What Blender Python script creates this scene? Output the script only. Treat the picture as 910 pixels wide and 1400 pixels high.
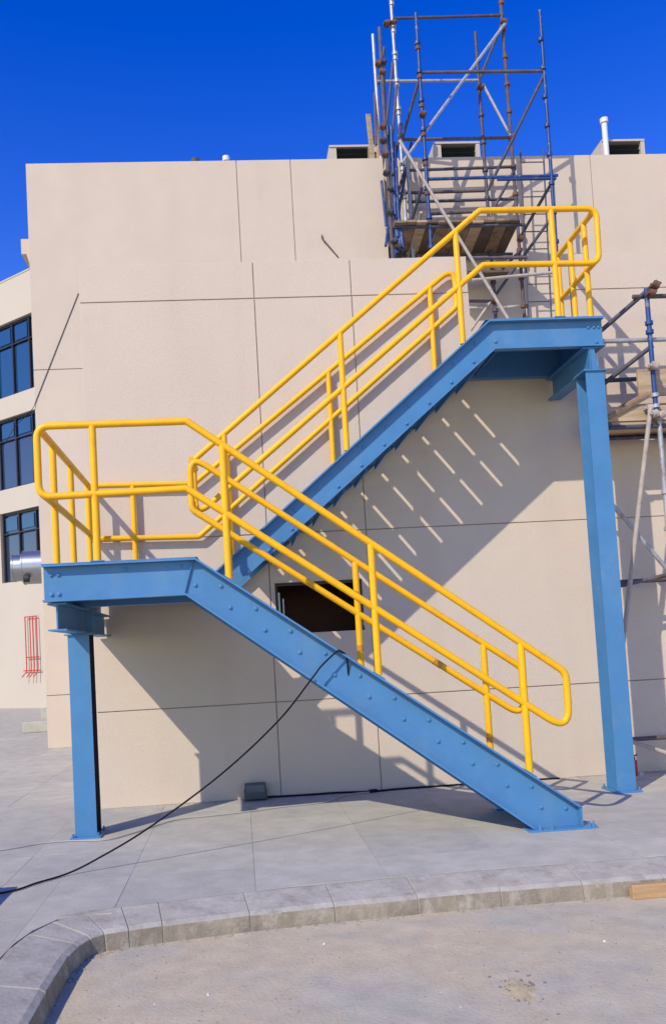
import bpy, bmesh, math, random
from mathutils import Vector, Matrix
random.seed(7)
scene = bpy.context.scene
for o in list(bpy.data.objects): bpy.data.objects.remove(o, do_unlink=True)
COL = scene.collection

# ------------------------------------------------------------------ camera
cam_d = bpy.data.cameras.new('camera'); cam = bpy.data.objects.new('camera', cam_d); COL.objects.link(cam)
cam_d.sensor_fit = 'VERTICAL'; cam_d.sensor_height = 36.0; cam_d.lens = 36.0*1200/1400
cam_d.shift_x = 45.15/1400; cam_d.shift_y = 117.39/1400
cam_d.clip_start = 0.05; cam_d.clip_end = 3000
yaw, pitch, roll = 0.072, 0.060, -0.056
right = Vector((math.cos(yaw), -math.sin(yaw), 0)); fwd0 = Vector((math.sin(yaw), math.cos(yaw), 0)); up0 = Vector((0, 0, 1))
fwd = fwd0*math.cos(pitch)+up0*math.sin(pitch); up = up0*math.cos(pitch)-fwd0*math.sin(pitch)
cr, sr = math.cos(roll), math.sin(roll)
ix = right*cr+up*sr; iy = -right*sr+up*cr
cam.matrix_world = Matrix(((ix.x, iy.x, -fwd.x, -0.097), (ix.y, iy.y, -fwd.y, -7.216), (ix.z, iy.z, -fwd.z, 1.6), (0, 0, 0, 1)))
scene.camera = cam

# ------------------------------------------------------------------ sky, sun, exposure
SUN = Vector((0.825, 1.0, -1.045)).normalized()
elev = math.asin(-SUN.z); azim = math.atan2(-SUN.x, -SUN.y)
world = bpy.data.worlds.new('World'); scene.world = world; world.use_nodes = True
nt = world.node_tree; nt.nodes.clear()
sky = nt.nodes.new('ShaderNodeTexSky'); sky.sky_type = 'NISHITA'; sky.sun_disc = False
sky.sun_elevation = elev; sky.sun_rotation = azim; sky.altitude = 0; sky.air_density = 1.15; sky.dust_density = 0.15; sky.ozone_density = 1.0
hs = nt.nodes.new('ShaderNodeHueSaturation'); hs.inputs['Hue'].default_value = 0.537; hs.inputs['Saturation'].default_value = 1.56; hs.inputs['Value'].default_value = 1.32
bg = nt.nodes.new('ShaderNodeBackground'); bg.inputs['Strength'].default_value = 0.15
wo = nt.nodes.new('ShaderNodeOutputWorld')
nt.links.new(sky.outputs[0], hs.inputs['Color']); nt.links.new(hs.outputs[0], bg.inputs['Color']); nt.links.new(bg.outputs[0], wo.inputs['Surface'])
sun_d = bpy.data.lights.new('sun', 'SUN'); sun_d.energy = 3.5; sun_d.angle = math.radians(0.53); sun_d.color = (1.0, 0.92, 0.80)
sun = bpy.data.objects.new('sun', sun_d); COL.objects.link(sun); sun.location = (-20, -25, 30)
sun.rotation_euler = SUN.to_track_quat('-Z', 'Y').to_euler()
scene.view_settings.view_transform = 'Standard'; scene.view_settings.look = 'None'
scene.view_settings.exposure = 0.14; scene.view_settings.gamma = 1.0; scene.view_settings.use_curve_mapping = False
scene.render.engine = 'CYCLES'
scene.cycles.use_denoising = True
scene.cycles.max_bounces = 8

# ------------------------------------------------------------------ materials
def mat(name, color, rough=0.6, metal=0.0, var=0.06, vscale=1.5, color2=None, mix_scale=3.0, mix_lo=0.45, mix_hi=0.65,
        bump=0.0, bscale=40.0, spec=0.5, stretch=None, coat=0.0, rvar=0.0, streak=None, speck=0.0):
    m = bpy.data.materials.new(name); m.use_nodes = True
    n, l = m.node_tree.nodes, m.node_tree.links
    b = n['Principled BSDF']
    geo = n.new('ShaderNodeNewGeometry'); src = geo.outputs['Position']
    if stretch:
        mp = n.new('ShaderNodeMapping'); mp.inputs['Scale'].default_value = stretch
        l.new(src, mp.inputs['Vector']); src = mp.outputs[0]
    no = n.new('ShaderNodeTexNoise'); no.inputs['Scale'].default_value = vscale; no.inputs['Detail'].default_value = 6; no.inputs['Roughness'].default_value = 0.62
    l.new(src, no.inputs['Vector'])
    base = n.new('ShaderNodeRGB'); base.outputs[0].default_value = (*color, 1)
    cur = base.outputs[0]
    if color2:
        n2 = n.new('ShaderNodeTexNoise'); n2.inputs['Scale'].default_value = mix_scale; n2.inputs['Detail'].default_value = 8; n2.inputs['Roughness'].default_value = 0.68
        l.new(src, n2.inputs['Vector'])
        r2 = n.new('ShaderNodeMapRange'); r2.inputs[1].default_value = mix_lo; r2.inputs[2].default_value = mix_hi; r2.clamp = True
        l.new(n2.outputs['Fac'], r2.inputs[0])
        mx = n.new('ShaderNodeMixRGB'); l.new(r2.outputs[0], mx.inputs[0]); l.new(cur, mx.inputs[1]); mx.inputs[2].default_value = (*color2, 1)
        cur = mx.outputs[0]
    if streak:   # dirt runs: vertical stretched noise
        ms = n.new('ShaderNodeMapping'); ms.inputs['Scale'].default_value = (streak[1], streak[1], streak[1]*0.06); l.new(geo.outputs['Position'], ms.inputs['Vector'])
        n3 = n.new('ShaderNodeTexNoise'); n3.inputs['Scale'].default_value = 1.0; n3.inputs['Detail'].default_value = 5; l.new(ms.outputs[0], n3.inputs['Vector'])
        r3 = n.new('ShaderNodeMapRange'); r3.inputs[1].default_value = 0.52; r3.inputs[2].default_value = 0.8; r3.inputs[4].default_value = streak[2]; r3.clamp = True; l.new(n3.outputs['Fac'], r3.inputs[0])
        m3 = n.new('ShaderNodeMixRGB'); l.new(r3.outputs[0], m3.inputs[0]); l.new(cur, m3.inputs[1]); m3.inputs[2].default_value = (*streak[0], 1); cur = m3.outputs[0]
    if speck:    # fine dark grit
        n4 = n.new('ShaderNodeTexNoise'); n4.inputs['Scale'].default_value = 55.0; n4.inputs['Detail'].default_value = 4; n4.inputs['Roughness'].default_value = 0.7; l.new(geo.outputs['Position'], n4.inputs['Vector'])
        r4 = n.new('ShaderNodeMapRange'); r4.inputs[1].default_value = 0.56; r4.inputs[2].default_value = 0.74; r4.inputs[4].default_value = speck; r4.clamp = True; l.new(n4.outputs['Fac'], r4.inputs[0])
        m4 = n.new('ShaderNodeMixRGB'); l.new(r4.outputs[0], m4.inputs[0]); l.new(cur, m4.inputs[1]); m4.inputs[2].default_value = (0.12, 0.10, 0.08, 1); cur = m4.outputs[0]
    rng = n.new('ShaderNodeMapRange'); rng.inputs[1].default_value = 0.3; rng.inputs[2].default_value = 0.7
    rng.inputs[3].default_value = 1-var; rng.inputs[4].default_value = 1+var; l.new(no.outputs['Fac'], rng.inputs[0])
    mul = n.new('ShaderNodeMixRGB'); mul.blend_type = 'MULTIPLY'; mul.inputs[0].default_value = 1.0
    l.new(cur, mul.inputs[1]); l.new(rng.outputs[0], mul.inputs[2]); l.new(mul.outputs[0], b.inputs['Base Color'])
    b.inputs['Roughness'].default_value = rough; b.inputs['Metallic'].default_value = metal
    b.inputs['Specular IOR Level'].default_value = spec
    if coat: b.inputs['Coat Weight'].default_value = coat; b.inputs['Coat Roughness'].default_value = 0.15
    if rvar:
        rr = n.new('ShaderNodeMapRange'); rr.inputs[1].default_value = 0.3; rr.inputs[2].default_value = 0.7; rr.inputs[3].default_value = rough-rvar; rr.inputs[4].default_value = rough+rvar
        l.new(no.outputs['Fac'], rr.inputs[0]); l.new(rr.outputs[0], b.inputs['Roughness'])
    if bump:
        nb = n.new('ShaderNodeTexNoise'); nb.inputs['Scale'].default_value = bscale; nb.inputs['Detail'].default_value = 5; l.new(src, nb.inputs['Vector'])
        bp = n.new('ShaderNodeBump'); bp.inputs['Strength'].default_value = bump; bp.inputs['Distance'].default_value = 0.01
        l.new(nb.outputs['Fac'], bp.inputs['Height']); l.new(bp.outputs[0], b.inputs['Normal'])
    return m
WALL = mat('wall_render', (0.615, 0.507, 0.383), 0.85, var=0.03, vscale=2.4, color2=(0.585, 0.483, 0.364), mix_scale=0.6, bump=0.4, bscale=48, streak=((0.44, 0.35, 0.26), 2.6, 0.2))
WALLB = mat('wall_render_main', (0.59, 0.487, 0.368), 0.85, var=0.03, vscale=1.4, color2=(0.615, 0.507, 0.385), mix_scale=0.5, bump=0.2, bscale=40, streak=((0.44, 0.35, 0.26), 1.6, 0.18))
WALLW = mat('wall_render_wing', (0.53, 0.46, 0.355), 0.85, var=0.03, vscale=0.4, bump=0.1, bscale=30)
JOINT = mat('joint_sealant', (0.34, 0.27, 0.21), 0.9, var=0.15, vscale=4)
INTERIOR = mat('raw_interior', (0.15, 0.07, 0.05), 0.9, var=0.1)
BLUE = mat('blue_paint', (0.068, 0.216, 0.405), 0.45, var=0.07, vscale=4.0, color2=(0.115, 0.25, 0.39), mix_scale=2.4, mix_lo=0.54, mix_hi=0.80, speck=0.14, bump=0.10, bscale=60, rvar=0.08, spec=0.4, streak=((0.17, 0.27, 0.36), 3.5, 0.35))
YELLOW = mat('yellow_paint', (0.95, 0.475, 0.003), 0.42, var=0.05, vscale=5, bump=0.05, bscale=60, spec=0.4, color2=(0.80, 0.36, 0.006), mix_scale=6, mix_lo=0.58, mix_hi=0.72, streak=((0.55, 0.30, 0.03), 9, 0.35), speck=0.10)
CONC = mat('pavement_concrete', (0.43, 0.405, 0.325), 0.9, var=0.12, vscale=4.2, color2=(0.48, 0.45, 0.36), mix_scale=0.9, mix_lo=0.4, mix_hi=0.62, speck=0.2, bump=0.3, bscale=35)
CONC2 = mat('pavement_concrete_cool', (0.405, 0.385, 0.315), 0.9, var=0.13, vscale=4.6, color2=(0.43, 0.405, 0.33), mix_scale=1.1, mix_lo=0.42, mix_hi=0.64, speck=0.2, bump=0.3, bscale=35)
CONC3 = mat('pavement_concrete_pale', (0.43, 0.405, 0.325), 0.9, var=0.12, vscale=3.8, color2=(0.39, 0.37, 0.30), mix_scale=1.3, mix_lo=0.45, mix_hi=0.66, speck=0.2, bump=0.3, bscale=35)
KERB = mat('kerb_concrete', (0.41, 0.375, 0.30), 0.9, var=0.16, vscale=5, color2=(0.46, 0.43, 0.36), mix_scale=7, mix_lo=0.56, mix_hi=0.66, bump=0.5, bscale=30, streak=((0.20, 0.155, 0.11), 9, 0.6), speck=0.4)
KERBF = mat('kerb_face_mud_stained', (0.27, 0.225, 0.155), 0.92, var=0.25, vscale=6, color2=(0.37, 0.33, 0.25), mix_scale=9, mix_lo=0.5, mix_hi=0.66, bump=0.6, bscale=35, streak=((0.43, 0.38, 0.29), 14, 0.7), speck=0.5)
MORTAR = mat('kerb_mortar', (0.32, 0.27, 0.19), 0.95, var=0.15, vscale=8, bump=0.5, bscale=40)
ROAD = mat('dusty_road_concrete', (0.54, 0.45, 0.285), 0.93, var=0.11, vscale=5.5, speck=0.42, color2=(0.44, 0.41, 0.31), mix_scale=0.75, mix_lo=0.44, mix_hi=0.60, bump=0.4, bscale=45)
STONE = mat('road_grit', (0.22, 0.18, 0.14), 0.95, var=0.3, vscale=30)
PALEST = mat('pale_pebble', (0.6, 0.58, 0.55), 0.9, var=0.1)
WOOD = mat('scaffold_board', (0.30, 0.205, 0.12), 0.85, var=0.2, vscale=6, stretch=(1, 1, 1), color2=(0.16, 0.11, 0.07), mix_scale=5, bump=0.3, bscale=30)
WOODP = mat('pale_board', (0.50, 0.37, 0.23), 0.85, var=0.14, vscale=9, color2=(0.34, 0.24, 0.14), mix_scale=7, bump=0.3, bscale=30, stretch=(0.25, 1, 3))
WOODO = mat('fresh_timber', (0.47, 0.30, 0.145), 0.8, var=0.12, vscale=10, color2=(0.42, 0.24, 0.10), mix_scale=9, bump=0.3, bscale=30, stretch=(0.3, 3, 3))
WOODD = mat('dark_board', (0.12, 0.085, 0.06), 0.9, var=0.25, vscale=6)
TBLUE = mat('scaffold_blue', (0.014, 0.055, 0.20), 0.5, var=0.2, vscale=7, color2=(0.16, 0.19, 0.25), mix_scale=9, mix_lo=0.56, mix_hi=0.66)
TGALV = mat('scaffold_galvanised', (0.42, 0.42, 0.42), 0.5, metal=0.35, var=0.15, vscale=8, color2=(0.30, 0.25, 0.21), mix_scale=9, mix_lo=0.52, mix_hi=0.68)
TRUST = mat('scaffold_rusty', (0.115, 0.075, 0.065), 0.8, var=0.3, vscale=9, color2=(0.10, 0.10, 0.13), mix_scale=6, mix_lo=0.45, mix_hi=0.6)
TDARK = mat('scaffold_dark', (0.06, 0.06, 0.085), 0.6, var=0.3, vscale=9, color2=(0.14, 0.08, 0.06), mix_scale=7, mix_lo=0.55, mix_hi=0.65)
TPALE = mat('scaffold_mortar_caked', (0.42, 0.36, 0.30), 0.85, var=0.16, vscale=12, color2=(0.24, 0.18, 0.14), mix_scale=9, mix_lo=0.58, mix_hi=0.70)
COUPLER = mat('coupler_rust', (0.16, 0.075, 0.045), 0.8, var=0.3, vscale=20)
DUCT = mat('duct_sheet_metal', (0.42, 0.42, 0.41), 0.33, metal=0.9, var=0.05, vscale=6, bump=0.05, bscale=12)
BLACK = mat('black_rubber', (0.008, 0.008, 0.009), 0.75, var=0.1, spec=0.2)
WHITEC = mat('pale_cable', (0.42, 0.39, 0.34), 0.7, var=0.08)
GREYBOX = mat('grey_lamp_casing', (0.055, 0.065, 0.075), 0.45, var=0.1, vscale=12)
LENS = mat('dusty_lamp_glass', (0.10, 0.12, 0.14), 0.25, var=0.1, vscale=10)
FRAME = mat('window_frame_dark', (0.025, 0.022, 0.024), 0.4, var=0.05)
ALU = mat('aluminium_frame', (0.45, 0.46, 0.47), 0.4, metal=0.7, var=0.06)
RED = mat('red_pipe_paint', (0.55, 0.035, 0.03), 0.5, var=0.08)
WHITEP = mat('white_pipe', (0.72, 0.70, 0.68), 0.6, var=0.04)
LOUVRE = mat('dark_louvre', (0.015, 0.022, 0.022), 0.6, var=0.15)
def glass(name, c, rough):
    m = bpy.data.materials.new(name); m.use_nodes = True; b = m.node_tree.nodes['Principled BSDF']
    b.inputs['Base Color'].default_value = (*c, 1); b.inputs['Roughness'].default_value = rough; b.inputs['Specular IOR Level'].default_value = 1.0
    b.inputs['Coat Weight'].default_value = 0.6; b.inputs['Coat Roughness'].default_value = 0.02
    return m
GLASS = glass('tinted_glass', (0.012, 0.055, 0.12), 0.05)
GLASSD = glass('tinted_spandrel_glass', (0.03, 0.045, 0.08), 0.10)

# ------------------------------------------------------------------ mesh helpers
class MB:
    def __init__(s): s.v = []; s.f = []
    def add(s, vs, fs):
        k = len(s.v); s.v += [tuple(v) for v in vs]; s.f += [tuple(i+k for i in f) for f in fs]; return s
    def box(s, x0, x1, y0, y1, z0, z1):
        return s.add([(x0,y0,z0),(x1,y0,z0),(x1,y1,z0),(x0,y1,z0),(x0,y0,z1),(x1,y0,z1),(x1,y1,z1),(x0,y1,z1)],
                     [(0,3,2,1),(4,5,6,7),(0,1,5,4),(1,2,6,5),(2,3,7,6),(3,0,4,7)])
    def prism_y(s, poly, y0, y1):      # polygon in XZ extruded along Y
        n = len(poly); vs = [(x,y0,z) for x,z in poly]+[(x,y1,z) for x,z in poly]
        fs = [tuple(range(n)), tuple(range(2*n-1,n-1,-1))]+[(i,i+n,(i+1)%n+n,(i+1)%n) for i in range(n)]
        return s.add(vs, fs)
    def prism_z(s, poly, z0, z1):
        n = len(poly); vs = [(x,y,z0) for x,y in poly]+[(x,y,z1) for x,y in poly]
        fs = [tuple(range(n-1,-1,-1)), tuple(range(n,2*n))]+[(i,(i+1)%n,(i+1)%n+n,i+n) for i in range(n)]
        return s.add(vs, fs)
    def quadstrip(s, prof, frames, closed_prof=True, cap=True):   # loft of rings
        n = len(frames[0]); vs = [p for fr in frames for p in fr]; fs = []
        for a in range(len(frames)-1):
            for i in range(n if closed_prof else n-1):
                j = (i+1) % n; fs.append((a*n+i, a*n+j, (a+1)*n+j, (a+1)*n+i))
        if cap: fs += [tuple(range(n-1,-1,-1)), tuple(range((len(frames)-1)*n, len(frames)*n))]
        return s.add(vs, fs)
    def tube(s, pts, r, sides=12, closed=False, cap=True):
        P = [Vector(p) for p in pts]; n = len(P); frames = []
        def tan(i):
            a = P[(i-1) % n] if (closed or i > 0) else P[i]; b = P[(i+1) % n] if (closed or i < n-1) else P[i]
            t1 = (P[i]-a); t2 = (b-P[i])
            t = (t1.normalized() if t1.length > 1e-9 else Vector())+(t2.normalized() if t2.length > 1e-9 else Vector())
            return t.normalized()
        t = tan(0); ref = Vector((0,0,1)) if abs(t.z) < 0.9 else Vector((1,0,0))
        u = t.cross(ref).normalized()
        for i in range(n):
            t = tan(i); u = (u-t*u.dot(t)).normalized(); w = t.cross(u)
            frames.append([P[i]+(u*math.cos(2*math.pi*k/sides)+w*math.sin(2*math.pi*k/sides))*r for k in range(sides)])
        if closed:
            frames.append(frames[0]); return s.quadstrip(None, frames, True, False)
        return s.quadstrip(None, frames, True, cap)
    def build(s, name, m, parent=None, smooth=False, bevel=0.0):
        me = bpy.data.meshes.new(name); me.from_pydata(s.v, [], s.f); me.update()
        bm = bmesh.new(); bm.from_mesh(me); bmesh.ops.remove_doubles(bm, verts=bm.verts, dist=1e-6)
        bmesh.ops.recalc_face_normals(bm, faces=bm.faces)
        if bevel: bmesh.ops.bevel(bm, geom=[e for e in bm.edges if len(e.link_faces) == 2 and e.calc_face_angle(0) > 0.4], offset=bevel, segments=2, affect='EDGES', profile=0.5)
        bm.to_mesh(me); bm.free()
        if smooth:
            for p in me.polygons: p.use_smooth = True
            try: me.set_sharp_from_angle(angle=math.radians(40))
            except Exception: pass
        me.materials.append(m)
        o = bpy.data.objects.new(name, me); COL.objects.link(o)
        if parent: setp(o, parent)
        return o
def root_world(p):
    l = Vector(p.location)
    while p.parent: p = p.parent; l += Vector(p.location) if p.type == 'EMPTY' else Vector()
    return l
def setp(o, parent):
    o.parent = parent
    # meshes are built in world coordinates; undo the root empty's offset
    rt = parent
    while rt.parent: rt = rt.parent
    if parent is rt: o.matrix_parent_inverse = Matrix.Translation(-Vector(rt.location))
def tag(o, label=None, cat=None, group=None, kind=None):
    if label: o['label'] = label
    if cat: o['category'] = cat
    if group: o['group'] = group
    if kind: o['kind'] = kind
    return o
def thing(name, label, cat, loc=(0,0,0), group=None):
    o = bpy.data.objects.new(name, None); o.empty_display_size = 0.2; COL.objects.link(o); o.location = loc
    return tag(o, label, cat, group)
def inst(name, src, loc, parent, rot=None, mats=None):
    o = bpy.data.objects.new(name, src.data); COL.objects.link(o); o.location = loc
    if rot: o.rotation_euler = rot
    setp(o, parent); return o
def fillet(pts, r, n=6, closed=False):
    P = [Vector(p) for p in pts]; out = []; N = len(P)
    for i in range(N):
        if not closed and i in (0, N-1): out.append(P[i]); continue
        a, b, c = P[(i-1) % N], P[i], P[(i+1) % N]
        d1 = (a-b).normalized(); d2 = (c-b).normalized(); ang = d1.angle(d2)
        if ang > math.radians(176): out.append(b); continue
        rr = r if not isinstance(r, (list, tuple)) else r[i]
        d = min(rr/math.tan(ang/2), (a-b).length*0.45, (c-b).length*0.45)
        p1 = b+d1*d; p2 = b+d2*d
        for k in range(n+1):
            t = k/n; out.append(p1*(1-t)**2+b*2*t*(1-t)+p2*t*t)
    return out

# ------------------------------------------------------------------ ground, pavement, kerb
YW, YM, YB = 2.602, 10.047, 10.50
sand = MB().add([(-300,-300,-0.155),(300,-300,-0.155),(300,-5.5,-0.155),(-300,-5.5,-0.155)], [(0,1,2,3)]).build('bounce_sheet', mat('warm_bounce_sand', (0.62, 0.47, 0.31), 0.95, var=0.1, vscale=0.3))  # unseen sand sheet behind the camera, added to bounce warm light onto walls
tag(sand, kind='structure')
ground = MB().add([(-600,-300,-0.16),(600,-300,-0.16),(600,900,-0.16),(-600,900,-0.16)], [(0,1,2,3)]).build('road', ROAD)
tag(ground, kind='structure')
inner = [(-1.50,-14.0),(-1.50,-2.6),(-1.50,-2.15),(-1.485,-1.91),(-1.43,-1.68),(-1.32,-1.48),(-1.117,-1.335),(-0.79,-1.265),(-0.40,-1.20),(0.18,-1.125),(0.80,-1.09),(1.6,-1.06),(2.9,-1.04),(6.0,-1.0),(16.0,-0.9)]
def bnd(x):
    if x <= -1.5: return -14.0
    for (xa,ya),(xb,yb) in zip(inner[2:], inner[3:]):
        if xa <= x <= xb: return ya+(yb-ya)*(x-xa)/(xb-xa)
    return -0.9
def xs_between(a, b):
    xs = [a, b]+[p[0] for p in inner if a < p[0] < b]; 
    return sorted(set(xs))
pav = MB()
pp = [(x, y) for x, y in inner]+[(16.0, 34.0), (-40.0, 34.0), (-40.0, -14.0)]
pav.prism_z(pp, -0.15, -0.005)
SAND = mat('joint_sand', (0.31, 0.29, 0.235), 0.95, var=0.15, vscale=6)
pavement = pav.build('pavement', SAND); tag(pavement, kind='structure')
def slab(x0, x1, y0, y1, i):
    g = 0.0013
    x0 += g; x1 -= g; y0 += g; y1 -= g
    if x0 < -1.5 < x1 and y0 < -1.0:   # split at the tangent line
        slab(x0-g, -1.5, y0-g, y1+g, i); slab(-1.5, x1+g, y0-g, y1+g, i+1); return
    xs = xs_between(x0, x1)
    low = [(x, max(y0, bnd(x)+0.004)) for x in xs]
    if all(y >= y1-0.03 for x, y in low): return
    poly = [(x, min(y, y1-0.002)) for x, y in low]+[(x1, y1), (x0, y1)]
    z = random.uniform(-0.0015, 0.0015)
    MB().prism_z(poly, -0.02, z).build('slab', (CONC, CONC2, CONC3)[random.choice((0,0,1,1,2))], pavement)
gx = [-0.07+0.92*k for k in range(-9, 8)]; gy = [-2.30, -1.42, -0.50, 0.42, 1.34, 2.26]
k = 0
for xa, xb in zip(gx, gx[1:]):
    for ya, yb in zip(gy, gy[1:]):
        if xb > 6.5: continue
        slab(xa, xb, ya, yb, k); k += 1
    if xb < -1.7:
        y = 2.26
        while y < 13.0: slab(xa, xb, y, y+0.92, k); y += 0.92; k += 1
    else: slab(xa, xb, 2.26, YW, k)
tag(MB().box(-40, -8.36, -14, 33, -0.02, -0.001).build('paving', CONC2), kind='structure')
tag(MB().box(-8.345, -1.78, 13.32, 33, -0.02, -0.001).build('paving', CONC2), kind='structure')
for xa, xb in ((-8.345, -1.505),): tag(MB().box(xa, xb, -14, -2.305, -0.02, -0.001).build('paving', CONC2), kind='structure')
tag(MB().box(6.37, 16, -0.9, YW, -0.02, -0.001).build('paving', CONC), kind='structure')
# kerb stones
def resample(path, lens):
    out = [Vector((*path[0], 0))]; P = [Vector((*p, 0)) for p in path]; i = 0; pos = P[0]; need = None; k = 0
    need = lens(pos)
    while i < len(P)-1:
        d = (P[i+1]-pos).length
        if d >= need: pos = pos+(P[i+1]-pos).normalized()*need; out.append(pos.copy()); need = lens(pos)
        else: need -= d; i += 1; pos = P[i]
    return out
kp = resample([(-1.5,-8.2)]+inner[1:-1], lambda p: 0.24 if (p.x < -0.75 and p.y > -2.3) else 0.565)
kerb = bpy.data.objects.new('kerb', None); COL.objects.link(kerb); tag(kerb, kind='structure'); kerb.location = (0, -1.4, -0.16)
def nrm(a, b):
    d = (b-a).normalized(); return Vector((d.y, -d.x, 0))
norms = []
for i in range(len(kp)):
    a = kp[max(i-1,0)]; b = kp[min(i+1,len(kp)-1)]; norms.append(nrm(a, b))
prof = [(0.002,-0.19),(0.002,-0.002),(0.03,0.0),(0.30,-0.042),(0.335,-0.062),(0.355,-0.19)]
for i in range(len(kp)-1):
    a, b, na, nb_ = kp[i], kp[i+1], norms[i], norms[i+1]; d = (b-a).normalized()*0.0022
    j = [random.uniform(-0.003, 0.003) for _ in range(3)]
    fr = []
    for p, nn, sgn in ((a, na, 1), (b, nb_, -1)):
        fr.append([p+d*sgn+nn*(o+(j[0] if o > 0.1 else 0))+Vector((0,0,z+(j[1] if z > -0.15 else 0))) for o, z in prof])
    ks = MB().quadstrip(None, fr).build('kerb_stone', KERB, kerb, bevel=0.004)
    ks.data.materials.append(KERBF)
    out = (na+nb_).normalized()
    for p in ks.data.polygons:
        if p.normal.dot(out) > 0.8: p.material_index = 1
fr = [[p+nn*(o*0.985+0.0)+Vector((0,0,z-0.006)) for o, z in prof] for p, nn in zip(kp, norms)]
MB().quadstrip(None, fr).build('kerb_mortar', MORTAR, kerb)
# crust of broken mortar and sand along the kerb foot
mb = MB()
for i in range(420):
    t = random.random()*(len(kp)-1); q = int(t); p = kp[q].lerp(kp[min(q+1,len(kp)-1)], t-q); nn = norms[q]
    if p.x > 3.4: continue
    c = p+nn*(0.36+abs(random.gauss(0, 0.025))); s = random.uniform(0.004, 0.014)
    mb.add([c+Vector((s*random.uniform(-1,1)-s, -s, -0.16)), c+Vector((s, -s*random.random(), -0.16)), c+Vector((s*random.random(), s, -0.16)), c+Vector((-s, s, -0.16)), c+Vector((0,0,-0.16+s*random.uniform(.5,1.1)))],
           [(0,1,4),(1,2,4),(2,3,4),(3,0,4)])
g = mb.build('rubble', MORTAR); tag(g, 'sandy crumbs of mortar along the foot of the kerb', 'rubble', kind='stuff')
mb = MB()
def pebble(mb, x, y, s):
    a0 = random.random()*6
    ring = [(x+s*math.cos(a0+k*1.2566)*random.uniform(.7,1.1), y+s*math.sin(a0+k*1.2566)*random.uniform(.7,1.1), -0.16) for k in range(5)]
    top = [(x+(px-x)*.55, y+(py-y)*.55, -0.16+s*random.uniform(.6,.9)) for px, py, _ in ring]
    mb.add(ring+top, [(k, (k+1) % 5, (k+1) % 5+5, k+5) for k in range(5)]+[(5,6,7,8,9)])
for i in range(46): pebble(mb, 1.22+random.gauss(0, 0.055), -2.76+random.gauss(0, 0.11), random.uniform(0.004, 0.013))
for i in range(420): pebble(mb, random.uniform(-1.2, 3.2), random.uniform(-3.6, -1.7), random.uniform(0.0015, 0.0055))
mg = MB()
def crumb(m_, x, y, z, s):
    m_.add([(x-s,y-s*.6,z),(x+s*.8,y-s,z),(x+s,y+s*.7,z),(x-s*.5,y+s,z),(x,y,z+s*random.uniform(.5,1))], [(0,1,4),(1,2,4),(2,3,4),(3,0,4)])
for i in range(260):
    crumb(mg, random.uniform(-1.6, 5.5), YW-abs(random.gauss(0, .05))-.01, .0005, random.uniform(.003, .011))
for i in range(220):
    crumb(mg, random.uniform(-2.6, 5.0), random.uniform(-1.0, 2.5), .0005, random.uniform(.002, .006))
tag(mg.build('debris', MORTAR), 'sandy crumbs strewn over the pavement and along the wall foot', 'debris', kind='stuff')
g = mb.build('gravel', STONE); tag(g, 'dark grit scattered on the dusty road', 'gravel', kind='stuff')
mb = MB()
for x, y in ((0.32,-1.86),(-0.35,-2.5),(1.9,-2.2)): pebble(mb, x, y, 0.012)
for i in range(12): pebble(mb, random.uniform(-1.0, 3.2), random.uniform(-3.4, -1.8), random.uniform(0.003, 0.006))
tag(mb.build('pebbles', PALEST), 'a few pale pebbles on the dusty road', 'pebbles', kind='stuff')

sp = []
for k in range(22):
    a = k/22*2*math.pi; sp.append((1.22+math.cos(a)*.075*random.uniform(.6,1.25), -2.78+math.sin(a)*.16*random.uniform(.6,1.2)))
mb = MB(); cz = [(1.22, -2.78, -0.146)]+[(x, y, -0.1598) for x, y in sp]
mb.add(cz, [(0, 1+k, 1+(k+1) % 22) for k in range(22)])
tag(mb.build('sand', mat('spilled_sand', (0.50, 0.41, 0.22), 0.95, var=0.2, vscale=20, speck=0.5), smooth=True), 'small spill of yellow sand on the road below the kerb', 'sand', kind='stuff')
# ------------------------------------------------------------------ low building (front block)
XL, XA_, XB_, XE = -1.69, 0.283, 1.404, 11.0
Z1, Z2, Z3, ZB = 1.045, 2.929, 5.648, 6.085
NL, NR, NZ = 2.77, 4.06, 4.86
low = thing('low_building', 'cream rendered low block with parapet behind the blue staircase', 'building', (XL, YW, 0))
g = 0.0055
def panel(x0, x1, z0, z1, name='wall_panel', y0=YW, y1=YW+0.09, m=WALL, parent=low):
    return MB().box(x0+g, x1-g, y0, y1, z0+(g if z0 > 0 else 0), z1-g).build(name, m, parent, bevel=0.004)
WX0, WX1, WZ0, WZ1 = 0.335, 1.325, 1.795, 2.372
def ring_panel(x0, x1, z0, z1, hx0, hx1, hz0, hz1, y0, y1, m, name):
    vs = [(x0,z0),(x1,z0),(x1,z1),(x0,z1),(hx0,hz0),(hx1,hz0),(hx1,hz1),(hx0,hz1)]
    v = [(x,y0,z) for x,z in vs]+[(x,y1,z) for x,z in vs]; f = []
    for i in range(4):
        j = (i+1) % 4
        f += [(i,j,j+4,i+4), (i+8,i+12,j+12,j+8), (i,i+8,j+8,j), (i+4,j+4,j+12,i+12)]
    return MB().add(v, f).build(name, m, low)
for x0, x1 in ((XL, XA_), (XA_, XB_), (XB_, XE)):
    panel(x0, x1, 0, Z1)
    if x0 != XA_: panel(x0, x1, Z1, Z2)
ring_panel(XA_+g, XB_-g, Z1+g, Z2-g, WX0, WX1, WZ0, WZ1, YW, YW+0.09, WALL, 'wall_panel')
panel(XL, XA_, Z2, Z3); panel(XA_, XB_, Z2, Z3)
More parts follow.
